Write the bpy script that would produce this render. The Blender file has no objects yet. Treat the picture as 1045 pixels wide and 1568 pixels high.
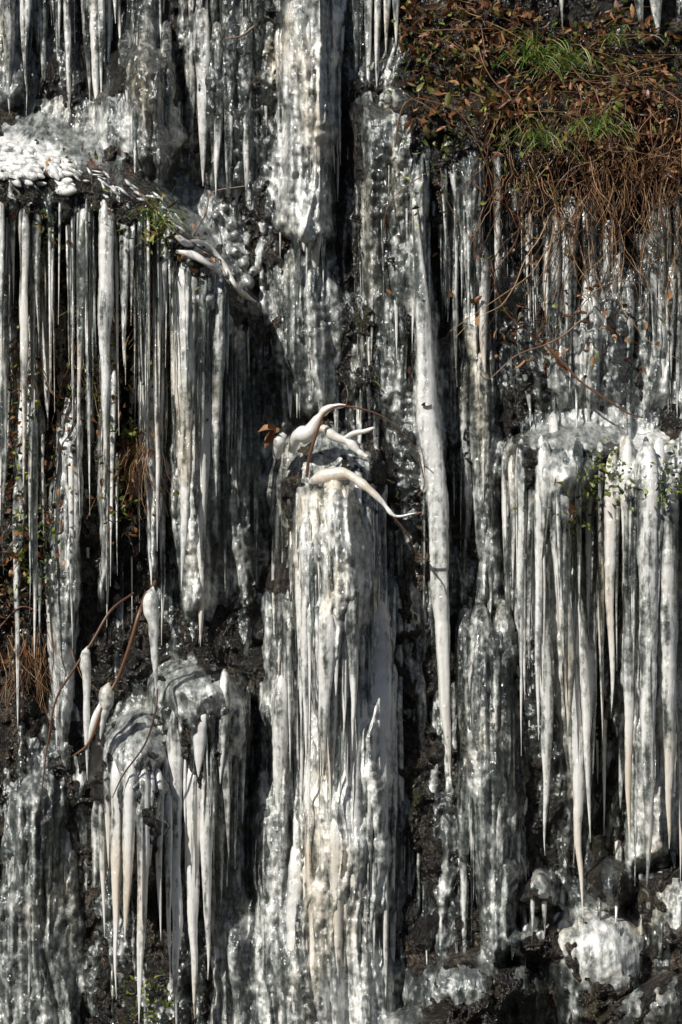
import bpy, math, random
import numpy as np
from mathutils import Vector
random.seed(7); rng=np.random.default_rng(7)
S=bpy.context.scene
CAMD=7.0
def W(px,py,d):
    s=(CAMD-d)/CAMD
    return np.stack([(px-522.5)/500*s, -d+0*px, 1.568+(784-py)/500*s],-1)
# ---------- noise ----------
_tab=rng.random(65536)
def _h(i,j,s):
    return _tab[(i*7919+j*104729+s*1299721+(i*j)*31)&65535]
def vn(x,y,s=0):
    x=np.asarray(x,float); y=np.asarray(y,float)
    i=np.floor(x).astype(np.int64); j=np.floor(y).astype(np.int64)
    u=x-i; v=y-j; u=u*u*(3-2*u); v=v*v*(3-2*v)
    return (_h(i,j,s)*(1-u)+_h(i+1,j,s)*u)*(1-v)+(_h(i,j+1,s)*(1-u)+_h(i+1,j+1,s)*u)*v
def fbm(x,y,s=0,o=4,g=.5):
    a=1;t=0;n=0
    for k in range(o):
        t=t+a*vn(x,y,s+k*17); n+=a; a*=g; x=x*2.03+11; y=y*2.03+5
    return t/n
def ss(a,b,x):
    t=np.clip((x-a)/(b-a),0,1); return t*t*(3-2*t)
# ---------- fields ----------
STEP=2.5
X0,X1,Y0,Y1=-420,1465,-320,1860
gx=np.arange(X0,X1,STEP); gy=np.arange(Y0,Y1,STEP)
GX,GY=np.meshgrid(gx,gy)
wx=GX+18*(fbm(GX/60,GY/60,3)-.5)*2; wy=GY+18*(fbm(GX/60,GY/60,4)-.5)*2
rock=0.10*ss(0,1568,GY)+0.0*GX
rock+=0.16*(fbm(GX/230,GY/260,21,3)-.5)
def ledge(backx,backy,lipx,lipy,D,mx,under,ulen):
    yb=np.interp(GX,backx,backy)+ (wy-GY); yl=np.interp(GX,lipx,lipy)+(wy-GY)
    up=ss(0,1,(GY-yb)/np.maximum(yl-yb,10))
    dn=1-(1-under)*ss(0,1,(GY-yl-15)/ulen)
    return D*mx*up*dn
A=ledge([-400,0,100,180,290,400],[110,150,165,195,300,450],[-400,0,110,240,300,400],[240,275,292,325,395,475],.36,1-ss(310,430,GX),.2,150)
A*=1-.6*ss(700,1200,GY)
B=ledge([700,780,900,1045,1400],[650,655,632,650,660],[700,780,900,1045,1400],[675,690,690,715,720],.34,ss(745,810,GX),.25,180)
B*=1-.6*ss(1000,1400,GY)
def lump(cx,cy,rx,ry,h,p=.5,tail=1.0):
    dx=(wx-cx)/rx; dy=(wy-cy)/ry; dy=np.where(dy>0,dy*tail,dy)
    return h*np.clip(1-dx*dx-dy*dy,0,1)**p
C=np.maximum(lump(305,1085,80,80,.34,.55,.45),lump(212,1175,75,85,.40,.55,.4))
Dm=lump(500,740,95,90,.24,.5,.25)
Tp=ledge([500,610,1400],[150,135,60],[500,610,1400],[180,175,110],.16,ss(520,570,GX),.35,330)
Tl=lump(215,150,70,90,.16,.5,.5)+0
LR=np.maximum.reduce([lump(915,1470,85,70,.34,.5,.5),lump(1050,1400,90,90,.24,.5,.5),lump(720,1530,110,75,.28,.5,.5),lump(828,1370,26,40,.30),lump(840,1440,60,50,.2),lump(1000,1560,110,70,.4),lump(650,1590,80,60,.4),lump(930,1360,50,45,.22)])
def smax(a,b,k=.03):
    h=np.clip(.5+.5*(a-b)/k,0,1); return b*(1-h)+a*h+k*h*(1-h)
add=A
for q in (B,C,Dm,Tp,Tl,LR): add=smax(add,q)
rock=rock+add
crag=np.abs(fbm(wx/70,wy/90,31,5,.55)-.5)*2
rockfine=.08*(.5-crag)+.045*(fbm(wx/22,wy/30,41,4)-.5)+.026*(fbm(wx/8,wy/10,44,2)-.5)
rockD=rock+rockfine
cols=[
 ([(475,-320,55),(475,60,54),(478,170,46),(462,260,50),(466,340,48),(485,392,22)],.17,.64),
 ([(465,380,48),(470,430,52),(470,520,55),(468,650,50)],.10,.42),
 ([(500,735,50),(515,850,78),(530,1000,84),(532,1200,86),(510,1400,100),(500,1860,130)],.20,.64),
 ([(430,900,28),(432,1060,34),(425,1250,42),(430,1400,50),(440,1860,70)],.13,.44),
 ([(230,-320,35),(230,90,42),(232,200,40),(245,290,25)],.07,.26),
 ([(10,-320,40),(12,60,38),(15,175,24)],.10,.44),
 ([(345,-320,60),(345,60,62),(345,200,52),(345,312,42)],.06,.2),
 ([(595,160,45),(600,300,60),(590,460,60),(580,650,50)],.04,.24),
 ([(640,230,12),(650,440,22),(656,600,24),(666,740,24),(674,880,16),(680,1000,8)],.08,.5),
 ([(300,430,50),(305,600,48),(300,800,44),(305,960,20)],.12,.52),
 ([(360,480,35),(352,700,48),(345,930,46)],.06,.34),
 ([(60,1190,45),(60,1350,68),(50,1860,90)],.12,.32),
 ([(350,1180,24),(352,1400,38),(360,1860,50)],.08,.42),
 ([(745,940,46),(750,1100,52),(755,1300,46),(775,1480,26)],.15,.35),
 ([(720,240,22),(722,400,26),(735,600,26),(745,760,26),(750,940,20)],.07,.36),
 ([(990,690,55),(995,900,55),(1005,1100,58),(1000,1340,42)],.13,.60),
 ([(865,700,40),(870,900,42),(880,1050,34),(890,1250,18)],.13,.56),
 ([(880,300,55),(890,480,60),(900,640,60)],.06,.40),
 ([(1020,300,40),(1020,480,45),(1025,640,40)],.07,.34),
 ([(100,640,14),(105,750,28),(100,900,24),(95,1140,10)],.10,.6),
 ([(50,400,18),(48,560,20),(38,700,14),(32,880,6)],.12,.5),
 ([(165,440,14),(168,600,20),(165,760,15),(163,940,5)],.12,.55),
 ([(225,430,14),(230,600,19),(233,760,15),(235,890,6)],.13,.62),
 ([(1130,-300,80),(1130,1860,80)],.10,.45),([(1260,-300,80),(1250,1860,80)],.12,.5),
 ([(-90,-300,80),(-90,1860,80)],.10,.45),([(-230,-300,90),(-230,1860,80)],.12,.5),
]
gl=fbm(wx/34,wy/110,61,5,.6)
glz=.055*(gl-.465)
veg=ss(620,700,GX)*(1-ss(250,420,GY))*(.6+.4*ss(0,80,GY))
glz-=.05*veg
lv=(1-ss(215,260,GX))*ss(340,420,GY)*(1-ss(900,1150,GY))
glz-=.018*lv
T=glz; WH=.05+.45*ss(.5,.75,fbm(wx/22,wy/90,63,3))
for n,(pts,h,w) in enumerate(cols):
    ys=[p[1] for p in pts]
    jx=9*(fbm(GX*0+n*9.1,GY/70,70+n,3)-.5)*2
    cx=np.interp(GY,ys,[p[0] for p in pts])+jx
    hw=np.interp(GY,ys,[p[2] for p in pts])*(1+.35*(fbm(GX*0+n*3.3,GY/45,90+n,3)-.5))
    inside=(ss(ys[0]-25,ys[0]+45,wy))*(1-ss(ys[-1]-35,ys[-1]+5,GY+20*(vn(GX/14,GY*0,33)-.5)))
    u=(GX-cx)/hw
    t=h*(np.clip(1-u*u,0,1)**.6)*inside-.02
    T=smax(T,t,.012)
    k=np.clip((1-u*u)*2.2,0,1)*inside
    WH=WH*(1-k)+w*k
SMO=GX*0
def band(cx,cy,rx,ry,w,th):
    global T,WH,SMO
    q=np.clip(1-((wx-cx)/rx)**2-((wy-cy)/ry)**2,0,1)
    T=np.maximum(T,th*q**.5-.012); WH=np.maximum(WH,w*np.minimum(1,q*2)); SMO=np.maximum(SMO,np.minimum(1,q*2))
band(110,205,170,65,.42,.05);band(280,340,90,60,.36,.04);band(25,240,95,45,.8,.06);band(325,400,70,55,.42,.04)
band(900,660,130,40,.45,.05);band(1010,690,80,40,.75,.05)
band(305,1055,80,55,.5,.05);band(210,1140,72,72,.5,.05);band(480,700,90,60,.45,.05)
band(915,1450,80,70,.68,.05);band(828,1362,26,40,.55,.03);band(1040,1380,80,60,.36,.04);band(720,1510,90,50,.36,.04);band(840,1440,60,50,.35,.03);band(1000,1550,90,60,.35,.04);band(650,1570,70,50,.3,.03)
def ridge(x,y,s):
    n=vn(x,y,s); return 1-np.abs(2*n-1)
sh=30*(vn(GX/90,GY/130,55)-.5)
amp=np.clip((T+.02)/.07,0,1)
fl=(.040*(ridge((GX+sh)/28,GY/260,51)-.5)+.026*(ridge((GX+sh)/13,GY/130,52)-.5))*(1-.85*SMO)+.013*(fbm(wx/17,wy/34,53,3)-.5)+.006*(fbm(wx/6,wy/9,54,2)-.5)*(1-.5*SMO)
T2=T+fl*(.45+.75*amp)
rs=rock+rockfine*(.75-.5*np.maximum(amp,SMO))
iceD=rs+T2
iceD=np.where(T2<-.012,rockD-.02,iceD)
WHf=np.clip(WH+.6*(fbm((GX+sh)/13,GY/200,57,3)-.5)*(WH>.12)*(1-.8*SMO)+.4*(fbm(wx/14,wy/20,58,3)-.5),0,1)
top=np.maximum(rockD,iceD)
def _ij(px,py):
    return np.clip(((np.asarray(py)-Y0)/STEP).astype(int),0,len(gy)-1),np.clip(((np.asarray(px)-X0)/STEP).astype(int),0,len(gx)-1)
def field(px,py): return top[_ij(px,py)]
SF=rock+np.maximum(T,0.)
def ffield(px,py): return SF[_ij(px,py)]
def mkmesh(name,V,F,mat,white=None,smooth=True):
    me=bpy.data.meshes.new(name)
    V=np.asarray(V,np.float32).reshape(-1,3); F=np.asarray(F,np.int32)
    k=F.shape[1]
    me.vertices.add(len(V)); me.vertices.foreach_set("co",V.ravel())
    me.loops.add(F.size); me.loops.foreach_set("vertex_index",F.ravel())
    me.polygons.add(len(F)); me.polygons.foreach_set("loop_start",np.arange(0,F.size,k,dtype=np.int32))
    me.polygons.foreach_set("loop_total",np.full(len(F),k,np.int32))
    me.update(calc_edges=True); me.validate()
    me.polygons.foreach_set("use_smooth",np.full(len(me.polygons),smooth))
    if white is not None:
        a=me.attributes.new("white",'FLOAT','POINT'); a.data.foreach_set("value",np.asarray(white,np.float32).ravel())
    me.materials.append(mat)
    o=bpy.data.objects.new(name,me); S.collection.objects.link(o); return o
def gridfaces(mask=None):
    ny,nx=GX.shape
    idx=np.arange(ny*nx).reshape(ny,nx)
    f=np.stack([idx[:-1,:-1],idx[1:,:-1],idx[1:,1:],idx[:-1,1:]],-1)
    if mask is not None:
        m=mask[:-1,:-1]|mask[1:,:-1]|mask[1:,1:]|mask[:-1,1:]; f=f[m]
    return f.reshape(-1,4)
# ---------- materials ----------
def newmat(name):
    m=bpy.data.materials.new(name); m.use_nodes=True; nt=m.node_tree; nt.nodes.clear(); return m,nt
def N(nt,t,**k):
    n=nt.nodes.new(t)
    for a,b in k.items():
        if a in n.inputs.keys(): n.inputs[a].default_value=b
        else: setattr(n,a,b)
    return n
def mapped(nt,sx,sy,sz,off):
    tc=N(nt,'ShaderNodeTexCoord'); mp=N(nt,'ShaderNodeMapping')
    mp.inputs['Scale'].default_value=(sx,sy,sz); mp.inputs['Location'].default_value=(off,off*.7,off*.3)
    nt.links.new(tc.outputs['Object'],mp.inputs['Vector']); return mp.outputs[0]
def noise(nt,scale,sx,sy,sz,detail=4,rough=.55,off=0):
    n=N(nt,'ShaderNodeTexNoise'); n.inputs['Scale'].default_value=scale; n.inputs['Detail'].default_value=detail; n.inputs['Roughness'].default_value=rough
    nt.links.new(mapped(nt,sx,sy,sz,off),n.inputs['Vector']); return n.outputs['Fac']
def math_(nt,op,a,b=None,c=None,clamp=False):
    n=nt.nodes.new('ShaderNodeMath'); n.operation=op; n.use_clamp=clamp
    for i,v in enumerate((a,b,c)):
        if v is None: continue
        if isinstance(v,(int,float)): n.inputs[i].default_value=v
        else: nt.links.new(v,n.inputs[i])
    return n.outputs[0]
def ramp(nt,f,stops):
    r=nt.nodes.new('ShaderNodeValToRGB'); e=r.color_ramp.elements
    while len(e)<len(stops): e.new(.5)
    for i,(p,c) in enumerate(stops): e[i].position=p; e[i].color=(*c,1)
    nt.links.new(f,r.inputs[0]); return r.outputs[0]
def icemat(name,trl=.35,bub=1.0,bump=1.0,glass=0.0,streak=1.0,ys=1.0):
    m,nt=newmat(name); L=nt.links
    at=N(nt,'ShaderNodeAttribute',attribute_name='white')
    ge=N(nt,'ShaderNodeNewGeometry'); sx=N(nt,'ShaderNodeSeparateXYZ'); L.new(ge.outputs['True Normal'],sx.inputs[0])
    vert=math_(nt,'SUBTRACT',1.0,math_(nt,'MULTIPLY',math_(nt,'ABSOLUTE',sx.outputs[2]),1.3,clamp=True),clamp=True)
    n1=noise(nt,55,1,ys*.5,.06,2,.5); n2=noise(nt,55,1,ys,.6,3,.65,3)
    w=math_(nt,'ADD',at.outputs['Fac'],math_(nt,'MULTIPLY',math_(nt,'MULTIPLY',math_(nt,'SUBTRACT',n1,.5),1.8*streak),vert))
    w=math_(nt,'ADD',w,math_(nt,'MULTIPLY',math_(nt,'SUBTRACT',n2,.5),1.4),clamp=True)
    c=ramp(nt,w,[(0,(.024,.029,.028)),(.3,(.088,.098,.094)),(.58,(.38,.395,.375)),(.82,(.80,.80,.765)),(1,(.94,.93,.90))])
    stain=noise(nt,5,1,1,.4,2,.6,9)
    mx=N(nt,'ShaderNodeMix',data_type='RGBA',blend_type='MULTIPLY')
    L.new(math_(nt,'MULTIPLY',math_(nt,'SUBTRACT',stain,.53,clamp=True),4,clamp=True),mx.inputs[0]); L.new(c,mx.inputs[6]); mx.inputs[7].default_value=(.84,.71,.54,1)
    p=N(nt,'ShaderNodeBsdfPrincipled'); L.new(mx.outputs[2],p.inputs['Base Color'])
    p.inputs['IOR'].default_value=1.31; p.inputs['Roughness'].default_value=.35
    p.inputs['Coat Weight'].default_value=1; p.inputs['Coat Roughness'].default_value=.17; p.inputs['Coat IOR'].default_value=1.8
    b0=math_(nt,'MULTIPLY',noise(nt,55,1,ys*.5,.08,2,.5,8),vert); b1=noise(nt,85,1,ys,.5,3,.6,5)
    vo=N(nt,'ShaderNodeTexVoronoi'); vo.inputs['Scale'].default_value=85; L.new(mapped(nt,1,ys,.5,2),vo.inputs['Vector'])
    v2=math_(nt,'MULTIPLY',vo.outputs['Distance'],vo.outputs['Distance'])
    hs=math_(nt,'ADD',math_(nt,'MULTIPLY',b0,.006*bump*streak),math_(nt,'MULTIPLY',b1,.003*bump))
    bs=N(nt,'ShaderNodeBump'); bs.inputs['Strength'].default_value=.6; bs.inputs['Distance'].default_value=1.0; L.new(hs,bs.inputs['Height'])
    h=math_(nt,'ADD',math_(nt,'MULTIPLY',b1,.009*bump),math_(nt,'MULTIPLY',v2,-.007*bub)); h=math_(nt,'ADD',h,math_(nt,'MULTIPLY',b0,.007*bump*streak))
    bp=N(nt,'ShaderNodeBump'); bp.inputs['Strength'].default_value=1; bp.inputs['Distance'].default_value=1.0
    L.new(h,bp.inputs['Height']); L.new(bs.outputs[0],p.inputs['Normal']); L.new(bp.outputs[0],p.inputs['Coat Normal'])
    out=p.outputs[0]
    if trl>0:
        tl=N(nt,'ShaderNodeBsdfTranslucent'); L.new(mx.outputs[2],tl.inputs['Color'])
        ms=N(nt,'ShaderNodeMixShader'); ms.inputs[0].default_value=trl; L.new(p.outputs[0],ms.inputs[1]); L.new(tl.outputs[0],ms.inputs[2]); out=ms.outputs[0]
    if glass>0:
        g=N(nt,'ShaderNodeBsdfGlass'); g.inputs['IOR'].default_value=1.31; g.inputs['Roughness'].default_value=.06; g.inputs['Color'].default_value=(.90,.95,.94,1); L.new(bs.outputs[0],g.inputs['Normal'])
        ms=N(nt,'ShaderNodeMixShader'); L.new(math_(nt,'MULTIPLY',math_(nt,'SUBTRACT',1.0,math_(nt,'MULTIPLY',w,1.5,clamp=True),clamp=True),glass),ms.inputs[0]); L.new(out,ms.inputs[1]); L.new(g.outputs[0],ms.inputs[2]); out=ms.outputs[0]
    o=N(nt,'ShaderNodeOutputMaterial'); L.new(out,o.inputs[0]); return m
ICE=icemat("ice",.22,.5,.85,.7,.95); SHEET=icemat("sheet_ice",0,1.0,1.2,0,.85,.3); SNOW=icemat("snow_ice",.2,.2,.4,0,.3)
def rockmat(name="wet_rock",k=1.0):
    m,nt=newmat(name); L=nt.links
    n1=noise(nt,4,1,1,1,5,.65); n2=noise(nt,38,1,1,.6,4,.7,4)
    f=math_(nt,'ADD',math_(nt,'MULTIPLY',n1,.45),math_(nt,'MULTIPLY',n2,.55))
    c=ramp(nt,f,[(.38,(.003,.003,.002)),(.50,(.010,.008,.006)),(.56,(.040,.030,.020)),(.62,(.12,.095,.068)),(.72,(.32,.30,.26))])
    g=noise(nt,7,1,1,.6,4,.7,11)
    mx=N(nt,'ShaderNodeMix',data_type='RGBA'); L.new(math_(nt,'MULTIPLY',math_(nt,'SUBTRACT',g,.57,clamp=True),6,clamp=True),mx.inputs[0])
    L.new(c,mx.inputs[6]); mx.inputs[7].default_value=(.030,.028,.008,1)
    p=N(nt,'ShaderNodeBsdfPrincipled'); L.new(mx.outputs[2],p.inputs['Base Color']); p.inputs['Roughness'].default_value=.22; p.inputs['Specular IOR Level'].default_value=.6
    b=noise(nt,75,1,1,.8,3,.65,2); bp=N(nt,'ShaderNodeBump'); bp.inputs['Strength'].default_value=1; bp.inputs['Distance'].default_value=1
    L.new(math_(nt,'MULTIPLY',b,.030*k),bp.inputs['Height']); L.new(bp.outputs[0],p.inputs['Normal'])
    o=N(nt,'ShaderNodeOutputMaterial'); L.new(p.outputs[0],o.inputs[0]); return m
ROCK=rockmat()
def plantmat(name,stops,rough=.4,tl=.3):
    m,nt=newmat(name); L=nt.links
    g=N(nt,'ShaderNodeNewGeometry'); 
    c=ramp(nt,g.outputs['Random Per Island'],stops)
    p=N(nt,'ShaderNodeBsdfPrincipled'); L.new(c,p.inputs['Base Color']); p.inputs['Roughness'].default_value=rough
    t=N(nt,'ShaderNodeBsdfTranslucent'); L.new(c,t.inputs['Color'])
    ms=N(nt,'ShaderNodeMixShader'); ms.inputs[0].default_value=tl; L.new(p.outputs[0],ms.inputs[1]); L.new(t.outputs[0],ms.inputs[2])
    o=N(nt,'ShaderNodeOutputMaterial'); L.new(ms.outputs[0],o.inputs[0]); return m
LEAF=plantmat("dead_leaf",[(0,(.03,.014,.009)),(.35,(.10,.044,.02)),(.6,(.26,.10,.038)),(.8,(.50,.28,.14)),(.93,(.15,.16,.04))])
GREEN=plantmat("green_leaf",[(0,(.03,.05,.01)),(.5,(.10,.14,.02)),(1,(.30,.33,.07))])
GRASS=plantmat("grass_blade",[(0,(.05,.10,.02)),(.5,(.15,.26,.04)),(.8,(.34,.38,.10)),(1,(.45,.34,.15))])
ROOT=plantmat("root_fibre",[(0,(.03,.015,.008)),(.4,(.11,.05,.022)),(.75,(.34,.18,.08)),(1,(.52,.34,.18))],.5,.1)
BARK=plantmat("twig_bark",[(0,(.06,.03,.018)),(.5,(.12,.055,.03)),(1,(.24,.13,.06))],.4,0)
GROUND_BLOCK=plantmat("forest_floor",[(0,(.02,.018,.01)),(1,(.03,.025,.015))],.9,0)  # dark surface for the floor and the added light-blocking slopes
mkmesh("rock_cliff",W(GX,GY,rockD),gridfaces(),ROCK)
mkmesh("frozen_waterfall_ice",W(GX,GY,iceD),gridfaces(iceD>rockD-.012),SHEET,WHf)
# ---------- icicles ----------
class Acc:
    def __init__(s): s.V=[];s.F=[];s.Wt=[];s.n=0
    def add(s,v,f,w): s.V.append(v); s.F.append(f+s.n); s.Wt.append(w); s.n+=len(v)
    def obj(s,name,mat): 
        if s.n: return mkmesh(name,np.concatenate(s.V),np.concatenate(s.F),mat,np.concatenate(s.Wt))
def icicle(acc,x0,y0,x1,y1,r,white,off=None,power=None,pts=None):
    sd=int(rng.integers(1,60000))
    r=r*.93
    if pts is None:
        ease=min(4*r+10,.35*(y1-y0)); y0=y0-.5*ease
    else: y0=pts[0][1];y1=pts[-1][1]; ease=40; r=max(p[2] for p in pts)
    Ln=max(y1-y0,20); ns=14 if r>8 else 8
    n=int(Ln/5)+4
    t=np.linspace(0,1,n); y=y0+(y1-y0)*t
    if pts is None:
        x=x0+(x1-x0)*t; pw=power or rng.uniform(.65,1.1); rad=r*(1-t**1.4)**pw
    else:
        x=np.interp(y,[p[1] for p in pts],[p[0] for p in pts]); rad=np.interp(y,[p[1] for p in pts],[p[2] for p in pts])
        kk=np.ones(9)/9; rad=np.convolve(np.pad(rad,4,'edge'),kk,'valid'); x=np.convolve(np.pad(x,4,'edge'),kk,'valid')
    x=x+(r*.4)*(fbm(y/130,y*0+sd*.37,sd,2)-.5)*2*np.minimum(1,t*5)
    e=np.clip(t*Ln/ease,0,1); e=np.sqrt(1-(1-e)**2)
    rad=rad*(.15+.85*e)
    rad*=1+.24*(vn(y/60,y*0+sd,sd)-.5)+.10*(vn(y/14,y*0+sd,sd+1)-.5)
    rad+=.02*rad*np.sin(2*np.pi*y/rng.uniform(5.5,9)+sd)
    rad=np.maximum(rad,.3)
    f0=float(ffield(np.array([x0]),np.array([y0+.5*ease]))[0]); off=.1*r/500 if off is None else off
    d0=f0+off
    fld=ffield(x,y)+.15*rad/500
    d=np.maximum(d0,fld)
    k=9; d=np.convolve(np.pad(d,(k,k),'edge'),np.ones(2*k+1)/(2*k+1),'valid')
    d=d-(1-e)*(r*.6/500+.01)
    th=np.linspace(0,2*np.pi,ns,endpoint=False)
    TT,YY=np.meshgrid(th,y)
    ang=1+.5*(vn(np.cos(TT)*1.6+sd%97,np.sin(TT)*1.6+YY/200,sd+3)-.5)+.25*(vn(np.cos(TT)*3+sd%89,np.sin(TT)*3+YY/60,sd+5)-.5)
    R=rad[:,None]*ang
    PX=x[:,None]+R*np.cos(TT); D=d[:,None]+R*np.sin(TT)/500*.9
    V=W(PX,YY,D).reshape(-1,3)
    idx=np.arange(n*ns).reshape(n,ns); nx=np.roll(idx,-1,1)
    F=np.stack([idx[:-1],nx[:-1],nx[1:],idx[1:]],-1).reshape(-1,4)
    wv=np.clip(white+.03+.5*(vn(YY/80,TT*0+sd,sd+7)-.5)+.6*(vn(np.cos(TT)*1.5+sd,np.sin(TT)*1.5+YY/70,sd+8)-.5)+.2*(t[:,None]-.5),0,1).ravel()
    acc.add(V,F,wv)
def curtain(acc,xa,xb,yt,n,lr,rr,wr,yj=30,off=(0,.03)):
    for _ in range(n):
        x=rng.uniform(xa,xb); y0=(np.interp(x,*yt) if isinstance(yt,tuple) else yt)+rng.normal()*yj*.8
        r=rr[0]+(rr[1]-rr[0])*rng.random()**2; Ln=rng.uniform(*lr)*(.6+.4*(r-rr[0])/(rr[1]-rr[0]+.01))
        icicle(acc,x,y0,x+rng.uniform(-5,5),y0+Ln,r,rng.uniform(*wr),off=rng.uniform(*off))
a=Acc() # left curtain
for q in [(45,430,30,900,13,.65),(70,400,72,640,14,.65),(115,600,105,960,20,.85),(78,870,92,1145,15,.8),(165,320,160,760,15,.8),(168,480,164,960,11,.65),(225,420,232,905,16,.9),(250,470,245,770,13,.75),(290,430,280,905,21,1),(318,560,305,985,15,.8),(195,330,187,560,12,.6),(130,330,120,600,12,.55),(20,420,25,760,12,.5),(140,560,135,900,13,.65),(60,640,70,900,10,.6),(8,380,5,880,11,.45),(90,470,95,800,12,.7),(306,870,307,990,9,.9),(335,450,330,760,12,.5),(262,560,258,860,11,.7),(205,560,205,880,10,.6)]:
    icicle(a,*q,off=.01+.02*rng.random())
curtain(a,-20,270,([-20,110,240,300],[310,320,350,430]),76,(120,520),(2.2,9),(.15,.9),30,(-.02,.04))
curtain(a,0,260,620,38,(120,420),(2.2,7.5),(.2,.8),120,(0,.12))
curtain(a,250,400,([250,400],[430,520]),34,(150,460),(3,12),(.15,.65),60,(-.01,.01))
a.obj("icicle_curtain",ICE)
a=Acc() # lower left
for q in [(180,1185,178,1530,12,1),(202,1180,190,1440,14,1),(217,1195,215,1568,12,.95),(242,1200,247,1440,10,.9),(272,1110,272,1575,15,1),(297,1190,297,1560,15,1),(320,1175,316,1500,14,1),(150,1240,145,1530,9,.6),(122,1220,140,1590,14,.5),(310,1100,305,1190,13,.95),(345,1100,340,1200,12,.7),(256,1220,262,1500,8,.8),(230,1200,228,1340,9,.95),(165,1190,168,1330,9,.9)]:
    icicle(a,*q,off=.0)
curtain(a,130,350,([125,210,300,350],[1230,1215,1150,1140]),26,(90,340),(2.2,7),(.5,.95),20,(-.02,.02))
curtain(a,-10,120,1230,14,(200,420),(5,15),(.15,.4),60,(-.02,.0))
curtain(a,325,420,1180,22,(150,500),(4,12),(.2,.65),150,(-.01,.01))
a.obj("icicle_curtain",ICE)
a=Acc() # centre
for q in [(580,960,583,1480,20,.95),(548,1080,550,1580,20,.95),(603,900,615,1490,13,.45),(625,840,625,1420,13,.4),(642,930,653,1500,12,.4),(515,1250,512,1600,20,.85),(480,1150,480,1600,18,.85),(430,1060,430,1350,14,.65),(600,1040,597,1540,11,.8),(510,740,512,900,20,.8),(560,780,570,1000,14,.55),(470,820,470,1180,14,.7),(500,950,495,1200,16,.85),(540,900,540,1150,14,.75),(410,1250,405,1560,14,.55),(455,1330,450,1600,18,.8),(425,760,420,1000,13,.35),(595,800,600,1060,12,.4),(620,960,621,1320,9,.45)]:
    icicle(a,*q)
curtain(a,420,600,800,56,(120,420),(2.5,11),(.25,.9),80,(-.015,.006))
curtain(a,405,610,1120,66,(120,460),(2.5,11),(.25,.95),160,(-.015,.006))
curtain(a,595,665,950,20,(200,520),(3,9),(.15,.5),140,(.0,.03))
a.obj("icicle_column",ICE)
a=Acc() # upper fall
curtain(a,425,530,40,24,(90,300),(3,11),(.35,.85),70,(-.025,-.004))
curtain(a,425,520,240,18,(70,150),(3,11),(.35,.85),50,(-.025,-.004))
curtain(a,420,520,450,30,(80,200),(3,10),(.25,.75),60,(-.01,.005))
for q in [(490,280,488,392,14,.75),(440,500,445,640,9,.55),(480,430,480,600,11,.6),(455,470,455,640,9,.55),(468,330,466,385,8,.7)]: icicle(a,*q)
a.obj("icicle_column",ICE)
a=Acc() # upper left
for q in [(310,50,310,285,18,.6),(292,60,288,260,12,.6),(332,60,330,300,12,.5),(355,50,352,300,13,.35),(378,50,376,316,12,.35),(398,-20,395,250,9,.35),(146,-40,152,182,14,.65),(165,-40,160,120,10,.55),(130,-40,138,160,9,.5),(100,-60,105,110,8,.4),(62,-60,72,140,16,.6),(35,-60,40,140,11,.55),(12,-60,15,175,20,.55),(85,-60,88,90,8,.5),(225,40,228,240,16,.3),(255,60,258,270,13,.3),(195,60,200,200,13,.3)]:
    icicle(a,*q,off=.03)
curtain(a,-10,190,-40,30,(100,240),(2.5,9),(.25,.75),24,(.01,.06))
curtain(a,180,410,-30,30,(90,260),(2.5,9),(.2,.65),24,(.005,.03))
curtain(a,180,410,60,22,(80,240),(3,9),(.15,.5),40,(0,.02))
a.obj("icicle_curtain",ICE)
a=Acc() # upper middle-right and long diagonal icicle
for q in [(545,-40,545,155,9,.6),(565,-40,566,155,9,.65),(581,-40,579,140,8,.6),(595,-40,590,85,7,.55),(606,-40,607,70,7,.5),(555,-40,553,90,6,.5),(860,-40,862,45,6,.6),(975,-40,980,40,12,.4),(1005,-30,1010,60,14,.35)]: icicle(a,*q,off=.06)
icicle(a,645,420,0,0,0,.88,off=.02,pts=[(634,300,4),(643,440,9),(653,600,13),(667,740,16.5),(674,850,15),(681,1000,10),(687,1120,5.5),(690,1190,.5)])
icicle(a,628,250,655,520,12,.45); icicle(a,655,250,642,470,10,.4); icicle(a,658,560,672,900,8,.9,off=.03)
curtain(a,530,690,260,44,(80,260),(2.5,9),(.1,.55),80,(-.01,.01))
curtain(a,540,640,520,30,(60,170),(2.5,8),(.15,.5),80,(-.01,.01))
for q in [(700,255,716,400,13,.5),(680,250,684,380,7,.45),(740,400,742,590,16,.6),(738,560,745,740,13,.5),(715,560,712,900,13,.3),(745,760,748,960,14,.45)]: icicle(a,*q,off=.02)
curtain(a,680,770,280,32,(120,300),(2.5,9),(.15,.55),60,(-.01,.02))
curtain(a,690,770,640,26,(120,300),(2.5,9),(.15,.55),80,(-.01,.02))
a.obj("icicle_curtain",ICE)
a=Acc() # right upper
for q in [(800,500,812,640,14,.5),(848,330,850,560,11,.5),(870,320,870,600,18,.55),(905,430,900,640,16,.55),(935,430,930,640,14,.45),(960,450,965,640,13,.45),(1020,290,1018,620,16,.4),(1000,320,1000,560,11,.4),(1040,280,1040,640,13,.4)]: icicle(a,*q,off=.02)
curtain(a,775,1060,380,60,(120,280),(2.5,10),(.15,.55),80,(-.01,.03))
a.obj("icicle_curtain",ICE)
a=Acc() # right ledge curtain
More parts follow.
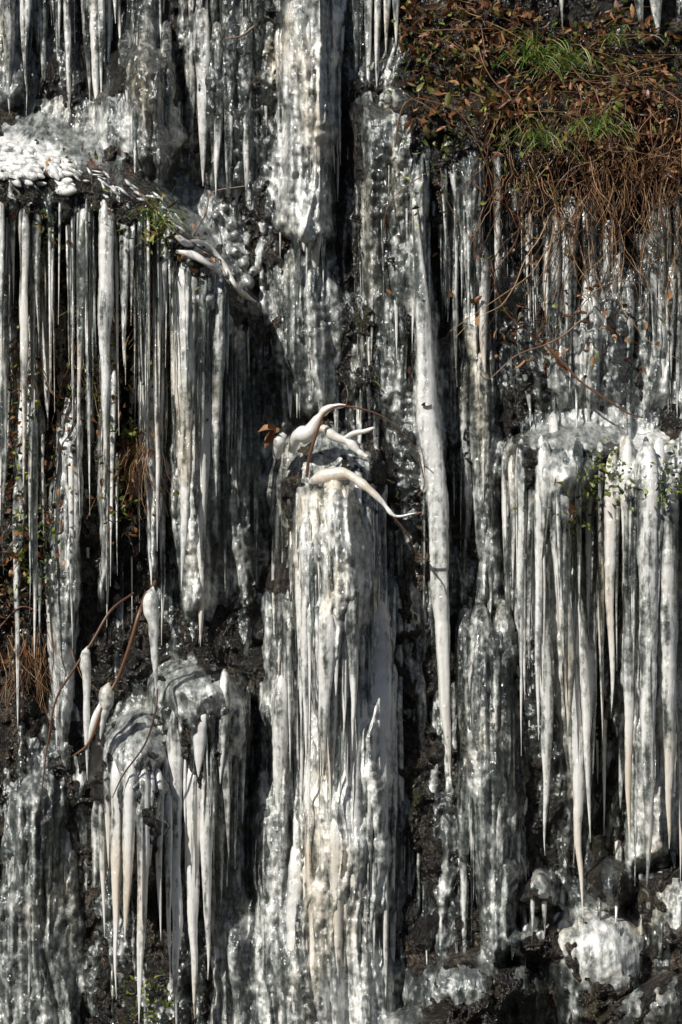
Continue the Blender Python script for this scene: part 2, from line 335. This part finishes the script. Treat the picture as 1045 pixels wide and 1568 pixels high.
for q in [(825,790,838,1310,18,.75),(858,760,870,1120,18,.75),(868,900,893,1400,19,.85),(885,850,905,1290,14,.8),(905,760,908,1180,11,.6),(795,860,803,1480,15,.5),(940,720,935,1100,13,.75),(962,700,965,1300,15,.7),(990,720,992,1360,21,.7),(1020,760,1022,1300,21,.75),(1045,760,1043,1350,16,.7),(770,950,768,1460,16,.35),(735,960,740,1440,18,.35),(712,960,712,1420,15,.3),(1010,700,1008,900,14,.95),(955,690,955,820,10,.9),(835,700,830,860,12,.6),(785,720,785,900,10,.6),(925,900,925,1280,9,.6)]: icicle(a,*q,off=.01)
curtain(a,775,1060,([775,900,1060],[720,720,740]),70,(120,500),(2.2,9.5),(.2,.9),35,(-.02,.03))
curtain(a,800,1060,1000,44,(120,380),(2.2,9),(.25,.85),130,(-.01,.04))
curtain(a,695,810,1050,40,(140,440),(3,12),(.15,.5),120,(-.015,.005))
curtain(a,780,1050,1370,30,(30,110),(3,8),(.2,.6),60,(-.01,.01))
curtain(a,600,700,1250,28,(60,220),(2.5,8),(.15,.55),90,(-.01,.01))
a.obj("icicle_curtain",ICE)
a=Acc()
for xa,xb in((-400,-20),(1065,1440)):
    for yy in (-200,250,700,1150): curtain(a,xa,xb,yy,26,(150,480),(5,16),(.2,.8),120,(-.01,.03))
a.obj("icicle_curtain",ICE)
# ---------- tubes ----------
def catmull(P,m):
    P=np.array(P,float); P=np.vstack([2*P[0]-P[1],P,2*P[-1]-P[-2]]); out=[]
    for i in range(1,len(P)-2):
        for u in np.linspace(0,1,m,endpoint=False):
            out.append(.5*((2*P[i])+(-P[i-1]+P[i+1])*u+(2*P[i-1]-5*P[i]+4*P[i+1]-P[i+2])*u*u+(-P[i-1]+3*P[i]-3*P[i+1]+P[i+2])*u**3))
    out.append(P[-2]); return np.array(out)
def tube(acc,pts,ns=6,m=6,white=1.0,lump=0.0):
    C=catmull(pts,m); c=W(C[:,0],C[:,1],C[:,2]); r=np.maximum(C[:,3],.25)/500
    if lump: r=r*(1+lump*(vn(np.arange(len(r))*.35,r*0+rng.integers(99),5)-.5)*2)
    tan=np.gradient(c,axis=0); tan/=np.linalg.norm(tan,axis=1)[:,None]+1e-9
    up=np.array([0,1.0,0]); u=np.cross(tan,up); u/=np.linalg.norm(u,axis=1)[:,None]+1e-6; v=np.cross(tan,u)
    th=np.linspace(0,2*np.pi,ns,endpoint=False)
    V=c[:,None]+r[:,None,None]*(u[:,None]*np.cos(th)[None,:,None]+v[:,None]*np.sin(th)[None,:,None])
    n=len(c); idx=np.arange(n*ns).reshape(n,ns); nx=np.roll(idx,-1,1)
    F=np.stack([idx[:-1],idx[1:],nx[1:],nx[:-1]],-1).reshape(-1,4)
    acc.add(V.reshape(-1,3),F,np.full(n*ns,white))
def fd(x,y): return float(field(np.array([x]),np.array([y]))[0])
def sph(acc,px,py,d,rx,ry,white=1.,ns=12,nr=9):
    sd=int(rng.integers(999)); ph=np.linspace(.02,np.pi-.02,nr); th=np.linspace(0,2*np.pi,ns,endpoint=False)
    T_,P_=np.meshgrid(th,ph); k=1+.4*(vn(np.cos(T_)*1.5+sd,np.sin(T_)*1.5+P_*1.5,sd)-.5)
    V=W(px+rx*k*np.sin(P_)*np.cos(T_),py-ry*k*np.cos(P_),d+rx*k*np.sin(P_)*np.sin(T_)/500)
    idx=np.arange(nr*ns).reshape(nr,ns); nx=np.roll(idx,-1,1)
    F=np.stack([idx[:-1],nx[:-1],nx[1:],idx[1:]],-1).reshape(-1,4); acc.add(V.reshape(-1,3),F,np.full(nr*ns,white))
def parent(name,parts):
    e=bpy.data.objects.new(name,None); S.collection.objects.link(e)
    for p in parts: p.parent=e
    return e
D0=fd(490,700)+.05
ice=Acc(); bk=Acc()
tube(ice,[(446,690,D0-.05,5),(456,668,D0,11),(474,662,D0+.02,11),(488,640,D0+.03,6.5),(505,624,D0+.04,5),(530,621,D0+.05,2)],12,8,1,.25)
tube(ice,[(462,672,D0,10),(492,656,D0+.02,8),(512,668,D0+.03,7),(535,678,D0+.04,6),(550,692,D0+.05,5),(563,700,D0+.06,2.5)],12,8,1,.25)
tube(ice,[(522,675,D0+.03,3),(540,664,D0+.05,4),(560,660,D0+.06,4),(573,655,D0+.07,1.5)],10,8,1,.25)
tube(ice,[(424,700,D0-.03,6),(428,676,D0,9),(436,664,D0,4)],10,8,.8,.12)
tube(ice,[(476,738,D0,4),(495,730,D0+.03,10),(530,726,D0+.05,9),(560,745,D0+.07,6),(585,768,D0+.08,4),(605,790,D0+.09,2.5),(635,786,D0+.1,1.2)],12,8,1,.25)
tube(bk,[(470,730,D0+.01,2.4),(474,700,D0+.03,2.4),(488,655,D0+.055,2),(500,630,D0+.06,2),(530,622,D0+.06,1.6),(590,640,D0+.04,1.1),(640,690,D0,.8)],6)
tube(bk,[(530,622,D0+.06,1.2),(533,605,D0+.06,.9),(530,590,D0+.05,.6)],6)
tube(bk,[(600,788,D0+.09,1.6),(625,820,D0+.08,1.1),(640,850,D0+.06,.9),(660,860,D0+.05,.6)],6)
tube(bk,[(605,792,D0+.09,1.3),(640,786,D0+.1,1),(648,783,D0+.1,.6)],6)
parent("ice_covered_branch",[ice.obj("ice_coating",SNOW),bk.obj("twig",BARK)])
E=fd(215,1130)+.06
ice=Acc(); bk=Acc()
def teardrop(x,y,r,h,x1,y1):
    L_=y1-y
    tube(ice,[(x+4,y-h*1.1,E-.005,1.2),(x+2,y-h*.6,E,r*.55),(x,y,E,r*.9),(x,y+h*.9,E,r*.85),(x+(x1-x)*.35+1,y+h+L_*.12,E,r*.66),(x+(x1-x)*.6,y+L_*.5,E,r*.5),(x+(x1-x)*.8,y+L_*.75,E,r*.3),(x1,y1,E,.5)],12,7,.8,.12)
teardrop(231,918,12,18,240,1062); teardrop(131,1005,9,14,134,1195); teardrop(163,1062,12,15,154,1132)
tube(ice,[(160,1070,E,5),(148,1095,E,5),(140,1120,E,4),(132,1152,E,1)],10,6,.85,.15)
tube(bk,[(238,890,E-.1,2.5),(215,935,E,2.8),(200,985,E+.01,2.6),(180,1040,E,2.3),(160,1075,E+.01,2.1),(138,1135,E+.01,2),(112,1158,E,1)],6)
tube(bk,[(205,908,E-.08,1.6),(170,935,E-.02,2),(140,985,E,2),(110,1030,E+.01,1.8),(85,1075,E,1.5),(72,1150,E,1.3),(64,1215,E-.01,.7)],6)
tube(bk,[(241,1055,E,1.5),(238,1090,E+.02,1.5),(222,1140,E+.03,1.3),(190,1185,E+.03,1.1),(172,1222,E+.02,.6)],6)
tube(bk,[(215,935,E,1.6),(222,910,E,1.4),(233,902,E,1.2)],6)
parent("frosted_twig",[ice.obj("ice_coating",SNOW),bk.obj("twig",BARK)])
ice=Acc(); bk=Acc()
dd=lambda x,y:fd(x,y)+.01
tube(ice,[(x,y,dd(x,y)+.02,r) for x,y,r in [(262,352,3),(285,372,5),(305,372,5),(325,385,6),(345,410,5),(360,438,4),(375,452,4),(392,462,1.5)]],10,6,.95,.2)
tube(ice,[(x,y,dd(x,y)+.02,r) for x,y,r in [(270,385,3),(295,390,5),(320,405,4),(340,420,2)]],10,6,.9,.2)
tube(bk,[(x,y,dd(x,y)+.03,1.0) for x,y in [(298,360),(316,325),(325,295),(375,285)]],6)
tube(bk,[(x,y,dd(x,y)+.04,1.2) for x,y in [(210,290),(250,335),(290,368),(340,400)]],6)
parent("frosted_twig",[ice.obj("ice_coating",SNOW),bk.obj("twig",BARK)])
ice=Acc()
for x,y,rx,ry in [(355,345,10,13),(357,360,9,9),(373,402,11,10),(378,432,12,12),(360,385,9,8),(332,330,8,7),(345,318,7,6),(388,415,8,8)]: sph(ice,x,y,fd(x,y)+.006,rx,ry,.5)
ice.obj("frozen_pebbles",SNOW)
ice=Acc()
for _ in range(80):
    x=rng.uniform(-30,115); y=218+.25*x+rng.uniform(0,54)
    d=fd(x,y)+.006; an=rng.uniform(-.2,1.2); l=rng.uniform(6,16); r=rng.uniform(2.5,6)
    tube(ice,[(x-l*math.cos(an),y-l*math.sin(an)*.7,d-.015,r*.6),(x-.5*l*math.cos(an),y-.35*l*math.sin(an),d,r),(x+.4*l*math.cos(an),y+.3*l*math.sin(an),d+.012,r),(x+l*math.cos(an),y+l*math.sin(an)*.7,d+.016,r*.35)],8,4,rng.uniform(.75,1),.15)
for _ in range(36):
    x=rng.uniform(100,300); y=np.interp(x,[100,240,300],[255,305,375])+rng.uniform(-12,12); d=fd(x,y)+.004; l=rng.uniform(5,12); an=rng.uniform(0,1.2); r=rng.uniform(1.2,2.8)
    tube(ice,[(x-l*math.cos(an),y-l*math.sin(an),d,r*.5),(x,y,d+.01,r),(x+l*math.cos(an),y+l*math.sin(an),d+.01,r*.3)],6,4,.75,.15)
for _ in range(46):
    x=rng.uniform(940,1060); y=rng.uniform(668,760); d=fd(x,y)+.002; r=rng.uniform(3,7); sph(ice,x,y,d,r,r*rng.uniform(.7,1.4),.8,8,6)
ice.obj("snow_crust",SNOW)
# ---------- leaves ----------
def leaf(acc,px,py,d,L,w):
    c=W(np.array([px]),np.array([py]),np.array([d]))[0]
    u=np.array([rng.normal(),rng.normal()*.5,rng.normal()-.3])
    u/=np.linalg.norm(u); nrm=np.cross(u,rng.normal(size=3)+np.array([0,-.8,.5])); nrm/=np.linalg.norm(nrm)+1e-9; v=np.cross(nrm,u)
    L/=500; w/=500
    ts=[0,.2,.45,.7,.88,1]; ws=[.12,.75,1,.75,.35,.02]
    V=[];F=[]
    curl=rng.uniform(-.9,.9); fold=rng.uniform(.1,1.1)
    for t,k in zip(ts,ws):
        b=c+u*L*t+nrm*L*curl*t*t; kk=w*k*(1+ (rng.uniform(-.3,.2)))
        V+= [b-v*kk+nrm*kk*fold, b, b+v*kk+nrm*kk*fold]
    for i in range(5):
        a0=i*3; F+=[[a0,a0+1,a0+4,a0+3],[a0+1,a0+2,a0+5,a0+4]]
    acc.add(np.array(V),np.array(F),np.zeros(len(V)))
def blade(acc,px,py,d,L,w,dirx,droop,out=.3):
    c=W(np.array([px]),np.array([py]),np.array([d]))[0]; L/=500; w/=500
    V=[];F=[];m=7
    p=c.copy(); v=np.array([dirx,-out,1.0]); v/=np.linalg.norm(v); side=np.array([1,rng.uniform(-.6,.6),0.1])
    for i in range(m):
        t=i/(m-1); ww=w*(1-t)**.7+.0002
        V+=[p-side*ww,p+side*ww]; p=p+v*L/(m-1); v=v+np.array([dirx*.15,-.05,-droop/(m-1)*1.6]); v/=np.linalg.norm(v)
    for i in range(m-1): F.append([2*i,2*i+1,2*i+3,2*i+2])
    acc.add(np.array(V),np.array(F),np.zeros(len(V)))
def strand(acc,x,y,d,L,r,sx=0,seg=6,wig=8,out=.04,fall=1.):
    pts=[];dx=rng.uniform(-.5,.5)+sx; cx=x;cy=y;cd=d
    for i in range(seg+1):
        pts.append((cx,cy,max(cd,fd(cx,cy)+.004),r*(1-.6*i/seg)))
        dx+=rng.uniform(-.45,.45); cx+=dx*L/seg*.6+rng.uniform(-wig,wig)*.4; cy+=fall*L/seg*rng.uniform(.5,1.2); cd+=rng.uniform(-.5,.6)*out
    tube(acc,pts,4,4,0,0)
lf=Acc()
TUFT=[(820,75),(868,85),(825,200),(915,185)]
def leafpt():
    while True:
        x=rng.uniform(610,1200); y=rng.uniform(-40,350)
        lo=np.interp(x,[610,700,800,900,1045,1200],[60,120,200,260,280,280]); 
        hi=np.interp(x,[610,700,800,860,950,1045],[-40,-10,10,40,10,60])
        if hi<y<lo+rng.normal()*25 and vn(x/45,y/35,9)>.34 and (rng.random()<.2 or min(math.hypot(x-a_,y-b_) for a_,b_ in TUFT)>32): return x,y
for _ in range(1800):
    x,y=leafpt(); leaf(lf,x,y,fd(x,y)+rng.uniform(.0,.09),rng.uniform(6,20),rng.uniform(1.8,5.2))
for _ in range(420):
    x=rng.uniform(625,1060); y=np.interp(x,[600,1045],[155,150])+rng.normal()*20; leaf(lf,x,y,fd(x,y)+rng.uniform(0,.06),rng.uniform(8,24),rng.uniform(2,6))
for _ in range(160):
    x=rng.normal(850,80); y=rng.uniform(300,560); leaf(lf,x,y,fd(x,y)+rng.uniform(.02,.06),rng.uniform(7,18),rng.uniform(2,5))
for cx,cy,sx,sy,n in [(60,430,30,60,90),(240,430,18,50,110),(180,480,30,80,90),(20,600,20,120,140),(200,720,16,60,110),(25,900,20,60,110),(130,500,30,100,120),(860,790,40,30,30),(130,250,60,15,22),(300,390,50,25,20),(1000,950,40,80,25),(640,600,30,120,14),(185,560,60,120,120),(60,720,30,120,120)]:
    for _ in range(n):
        x=rng.normal(cx,sx);y=rng.normal(cy,sy); leaf(lf,x,y,fd(x,y)+rng.uniform(.01,.08),rng.uniform(6,16),rng.uniform(2,5))
for _ in range(5): leaf(lf,418+rng.uniform(-4,4),662+rng.uniform(-5,5),D0+.02,20,7)
lf.obj("dead_leaves",LEAF)
gl_=Acc()
for cx,cy,sx,sy,n in [(660,80,40,50,120),(790,180,60,50,110),(860,90,40,30,80),(690,215,12,10,18),(855,295,10,8,16),(815,270,12,12,20),(240,345,12,30,80),(130,470,22,50,150),(70,380,10,30,60),(195,665,11,10,70),(235,560,15,40,30),(230,1530,25,25,90),(190,760,13,25,60),(925,740,22,25,110),(870,800,28,14,90),(1030,740,18,30,80),(45,830,22,40,140),(30,640,18,60,100),(1030,880,20,20,50),(980,60,50,40,80),(665,250,30,40,20),(155,520,20,80,80)]:
    for _ in range(n):
        x=rng.normal(cx,sx);y=rng.normal(cy,sy); leaf(gl_,x,y,fd(x,y)+rng.uniform(.03,.10),rng.uniform(5,12),rng.uniform(1.5,3.4))
gl_.obj("green_moss_leaves",GREEN)
for cx,cy,n,h in [(820,90,70,72),(868,98,60,72),(825,220,46,68),(915,200,46,68),(945,60,24,45),(240,340,36,45)]:
    g=Acc()
    for _ in range(n):
        x=cx+rng.normal()*15; y=cy+rng.normal()*8; blade(g,x,y,fd(x,y)+.09,rng.uniform(.5,1.2)*h,rng.uniform(.6,1.2),rng.normal()*.8,rng.uniform(.6,2.8))
    g.obj("grass_tuft",GRASS)
rt=Acc()
for _ in range(430):
    x=rng.uniform(740,1110); y=rng.uniform(150,300) ; strand(rt,x,y,fd(x,y)+rng.uniform(.02,.09),rng.uniform(40,170)*(.6+.4*(x>880)),rng.uniform(.3,.8))
for _ in range(380):
    x,y=leafpt(); strand(rt,x,y,fd(x,y)+rng.uniform(.05,.11),rng.uniform(20,90),rng.uniform(.3,.7),rng.uniform(-2,2),5,6,.03,rng.uniform(-.4,.9))
for _ in range(40):
    x=rng.uniform(730,1040); y=rng.uniform(250,380); strand(rt,x,y,fd(x,y)+.05,rng.uniform(90,240),rng.uniform(.5,1),rng.uniform(-.6,.3),9,7,.03)
for _ in range(60):
    x=rng.uniform(960,1060); y=rng.uniform(215,250); strand(rt,x,y,fd(x,y)+.05,rng.uniform(30,90),.5,rng.uniform(-1,1))
for cx,cy,n,s in [(243,470,100,12),(205,690,110,14),(35,1000,100,25),(20,560,60,20),(185,430,50,30),(60,450,50,25),(110,560,60,40),(960,400,30,50)]:
    for _ in range(n):
        x=rng.normal(cx,s);y=cy+rng.uniform(-40,10); strand(rt,x,y,fd(x,y)+rng.uniform(.03,.09),rng.uniform(40,120),rng.uniform(.3,.7),0,5,4,.02)
rt.obj("hanging_roots",ROOT)
def tw(l,r=1.6,off=.06):
    ds=[fd(x,y) for x,y in l]; mx=[max(ds[max(0,i-1):i+2]) for i in range(len(l))]; n=len(l)
    b=Acc(); tube(b,[(x,y,m+off,r*(1-.6*i/n)) for i,((x,y),m) in enumerate(zip(l,mx))],6,6); b.obj("bare_twig",BARK)
tw([(835,528),(862,555),(890,585),(930,612),(960,632),(985,640)],2.2)
tw([(890,490),(865,512),(835,528),(790,545),(750,580),(735,572)],1.4)
tw([(740,-10),(738,40),(742,80),(735,120)],1.2); tw([(605,225),(612,180),(625,155),(660,150)],1.6); 
tw([(850,330),(840,400),(835,470),(845,530)],1.1); tw([(750,425),(790,370),(800,320),(830,250)],1.1); tw([(752,400),(770,470),(820,520)],1.1)
tw([(640,150),(690,165),(720,195),(750,270),(760,360)],1.1); tw([(955,200),(990,206),(1030,205),(1070,215)],1.6); tw([(800,290),(860,275),(930,290),(1000,260),(1060,240)],1.3)
tw([(960,330),(975,280),(1000,230),(1020,170)],1.2);tw([(880,480),(920,440),(960,430),(1000,440)],1.0); tw([(390,40),(370,55),(345,60)],1.8,.05)
tw([(0,960),(30,930),(60,935)],1.2);tw([(640,690),(650,740),(640,760)],1.0)
for _ in range(26):
    x=rng.uniform(640,1040); y=rng.uniform(20,300); l=[(x,y)]
    an=rng.uniform(0,6.28)
    for k in range(4): an+=rng.uniform(-.6,.6); x+=28*math.cos(an); y+=24*math.sin(an)+6; l.append((x,y))
    tw(l,rng.uniform(.7,1.3),rng.uniform(.05,.1))
kb=Acc(); d=fd(790,655)+.03
tube(kb,[(772,640,d,3),(782,650,d,7),(795,645,d,5),(808,632,d,2)],8,6,0,.4); tube(kb,[(780,650,d,5),(778,668,d,4),(790,680,d,2)],8,6,0,.4); kb.obj("wood_knot",ROCK)
# unseen stream bed; slopes added behind cliff and camera to block low sky light
n=160; u=np.linspace(-1,1,n); U,Vv=np.meshgrid(np.sign(u)*np.abs(u)**3*300,np.sign(u)*np.abs(u)**3*300)
Z=-.55+.12*(fbm(U*1.3,Vv*1.3,5,4)-.5)
Z+=np.clip((Vv-.6)*1.6,0,25)+np.clip((-Vv-11)*.75,0,14)*(1+.3*(fbm(U/6,Vv/6,8,3)-.5)); idx=np.arange(n*n).reshape(n,n)
mkmesh("ground",np.stack([U,Vv,Z],-1),np.stack([idx[:-1,:-1],idx[:-1,1:],idx[1:,1:],idx[1:,:-1]],-1).reshape(-1,4),GROUND_BLOCK)
# ---------- light ----------
el=math.radians(39); az=math.radians(37)
Sd=Vector((-math.sin(az)*math.cos(el),-math.cos(az)*math.cos(el),math.sin(el)))
l=bpy.data.lights.new("sun",'SUN'); l.energy=5; l.angle=math.radians(.5); l.color=(1,.965,.90)
lo=bpy.data.objects.new("sun",l); S.collection.objects.link(lo); lo.rotation_euler=(-Sd).to_track_quat('-Z','Y').to_euler()
w=bpy.data.worlds.new("World"); S.world=w; w.use_nodes=True; nt=w.node_tree
bg=nt.nodes['Background']; sk=nt.nodes.new('ShaderNodeTexSky'); sk.sky_type='NISHITA'; sk.sun_disc=False; sk.sun_elevation=el; sk.sun_rotation=math.pi+az
nt.links.new(sk.outputs[0],bg.inputs[0]); bg.inputs[1].default_value=.075
S.view_settings.view_transform='Standard'; S.view_settings.look='None'; S.view_settings.exposure=0
c=bpy.data.cameras.new("camera"); co=bpy.data.objects.new("camera",c); S.collection.objects.link(co)
co.location=(0,-CAMD,1.568); co.rotation_euler=(math.pi/2,0,0); c.sensor_fit='VERTICAL'; c.sensor_height=36; c.lens=36*CAMD/3.136; c.clip_end=1000
S.camera=co
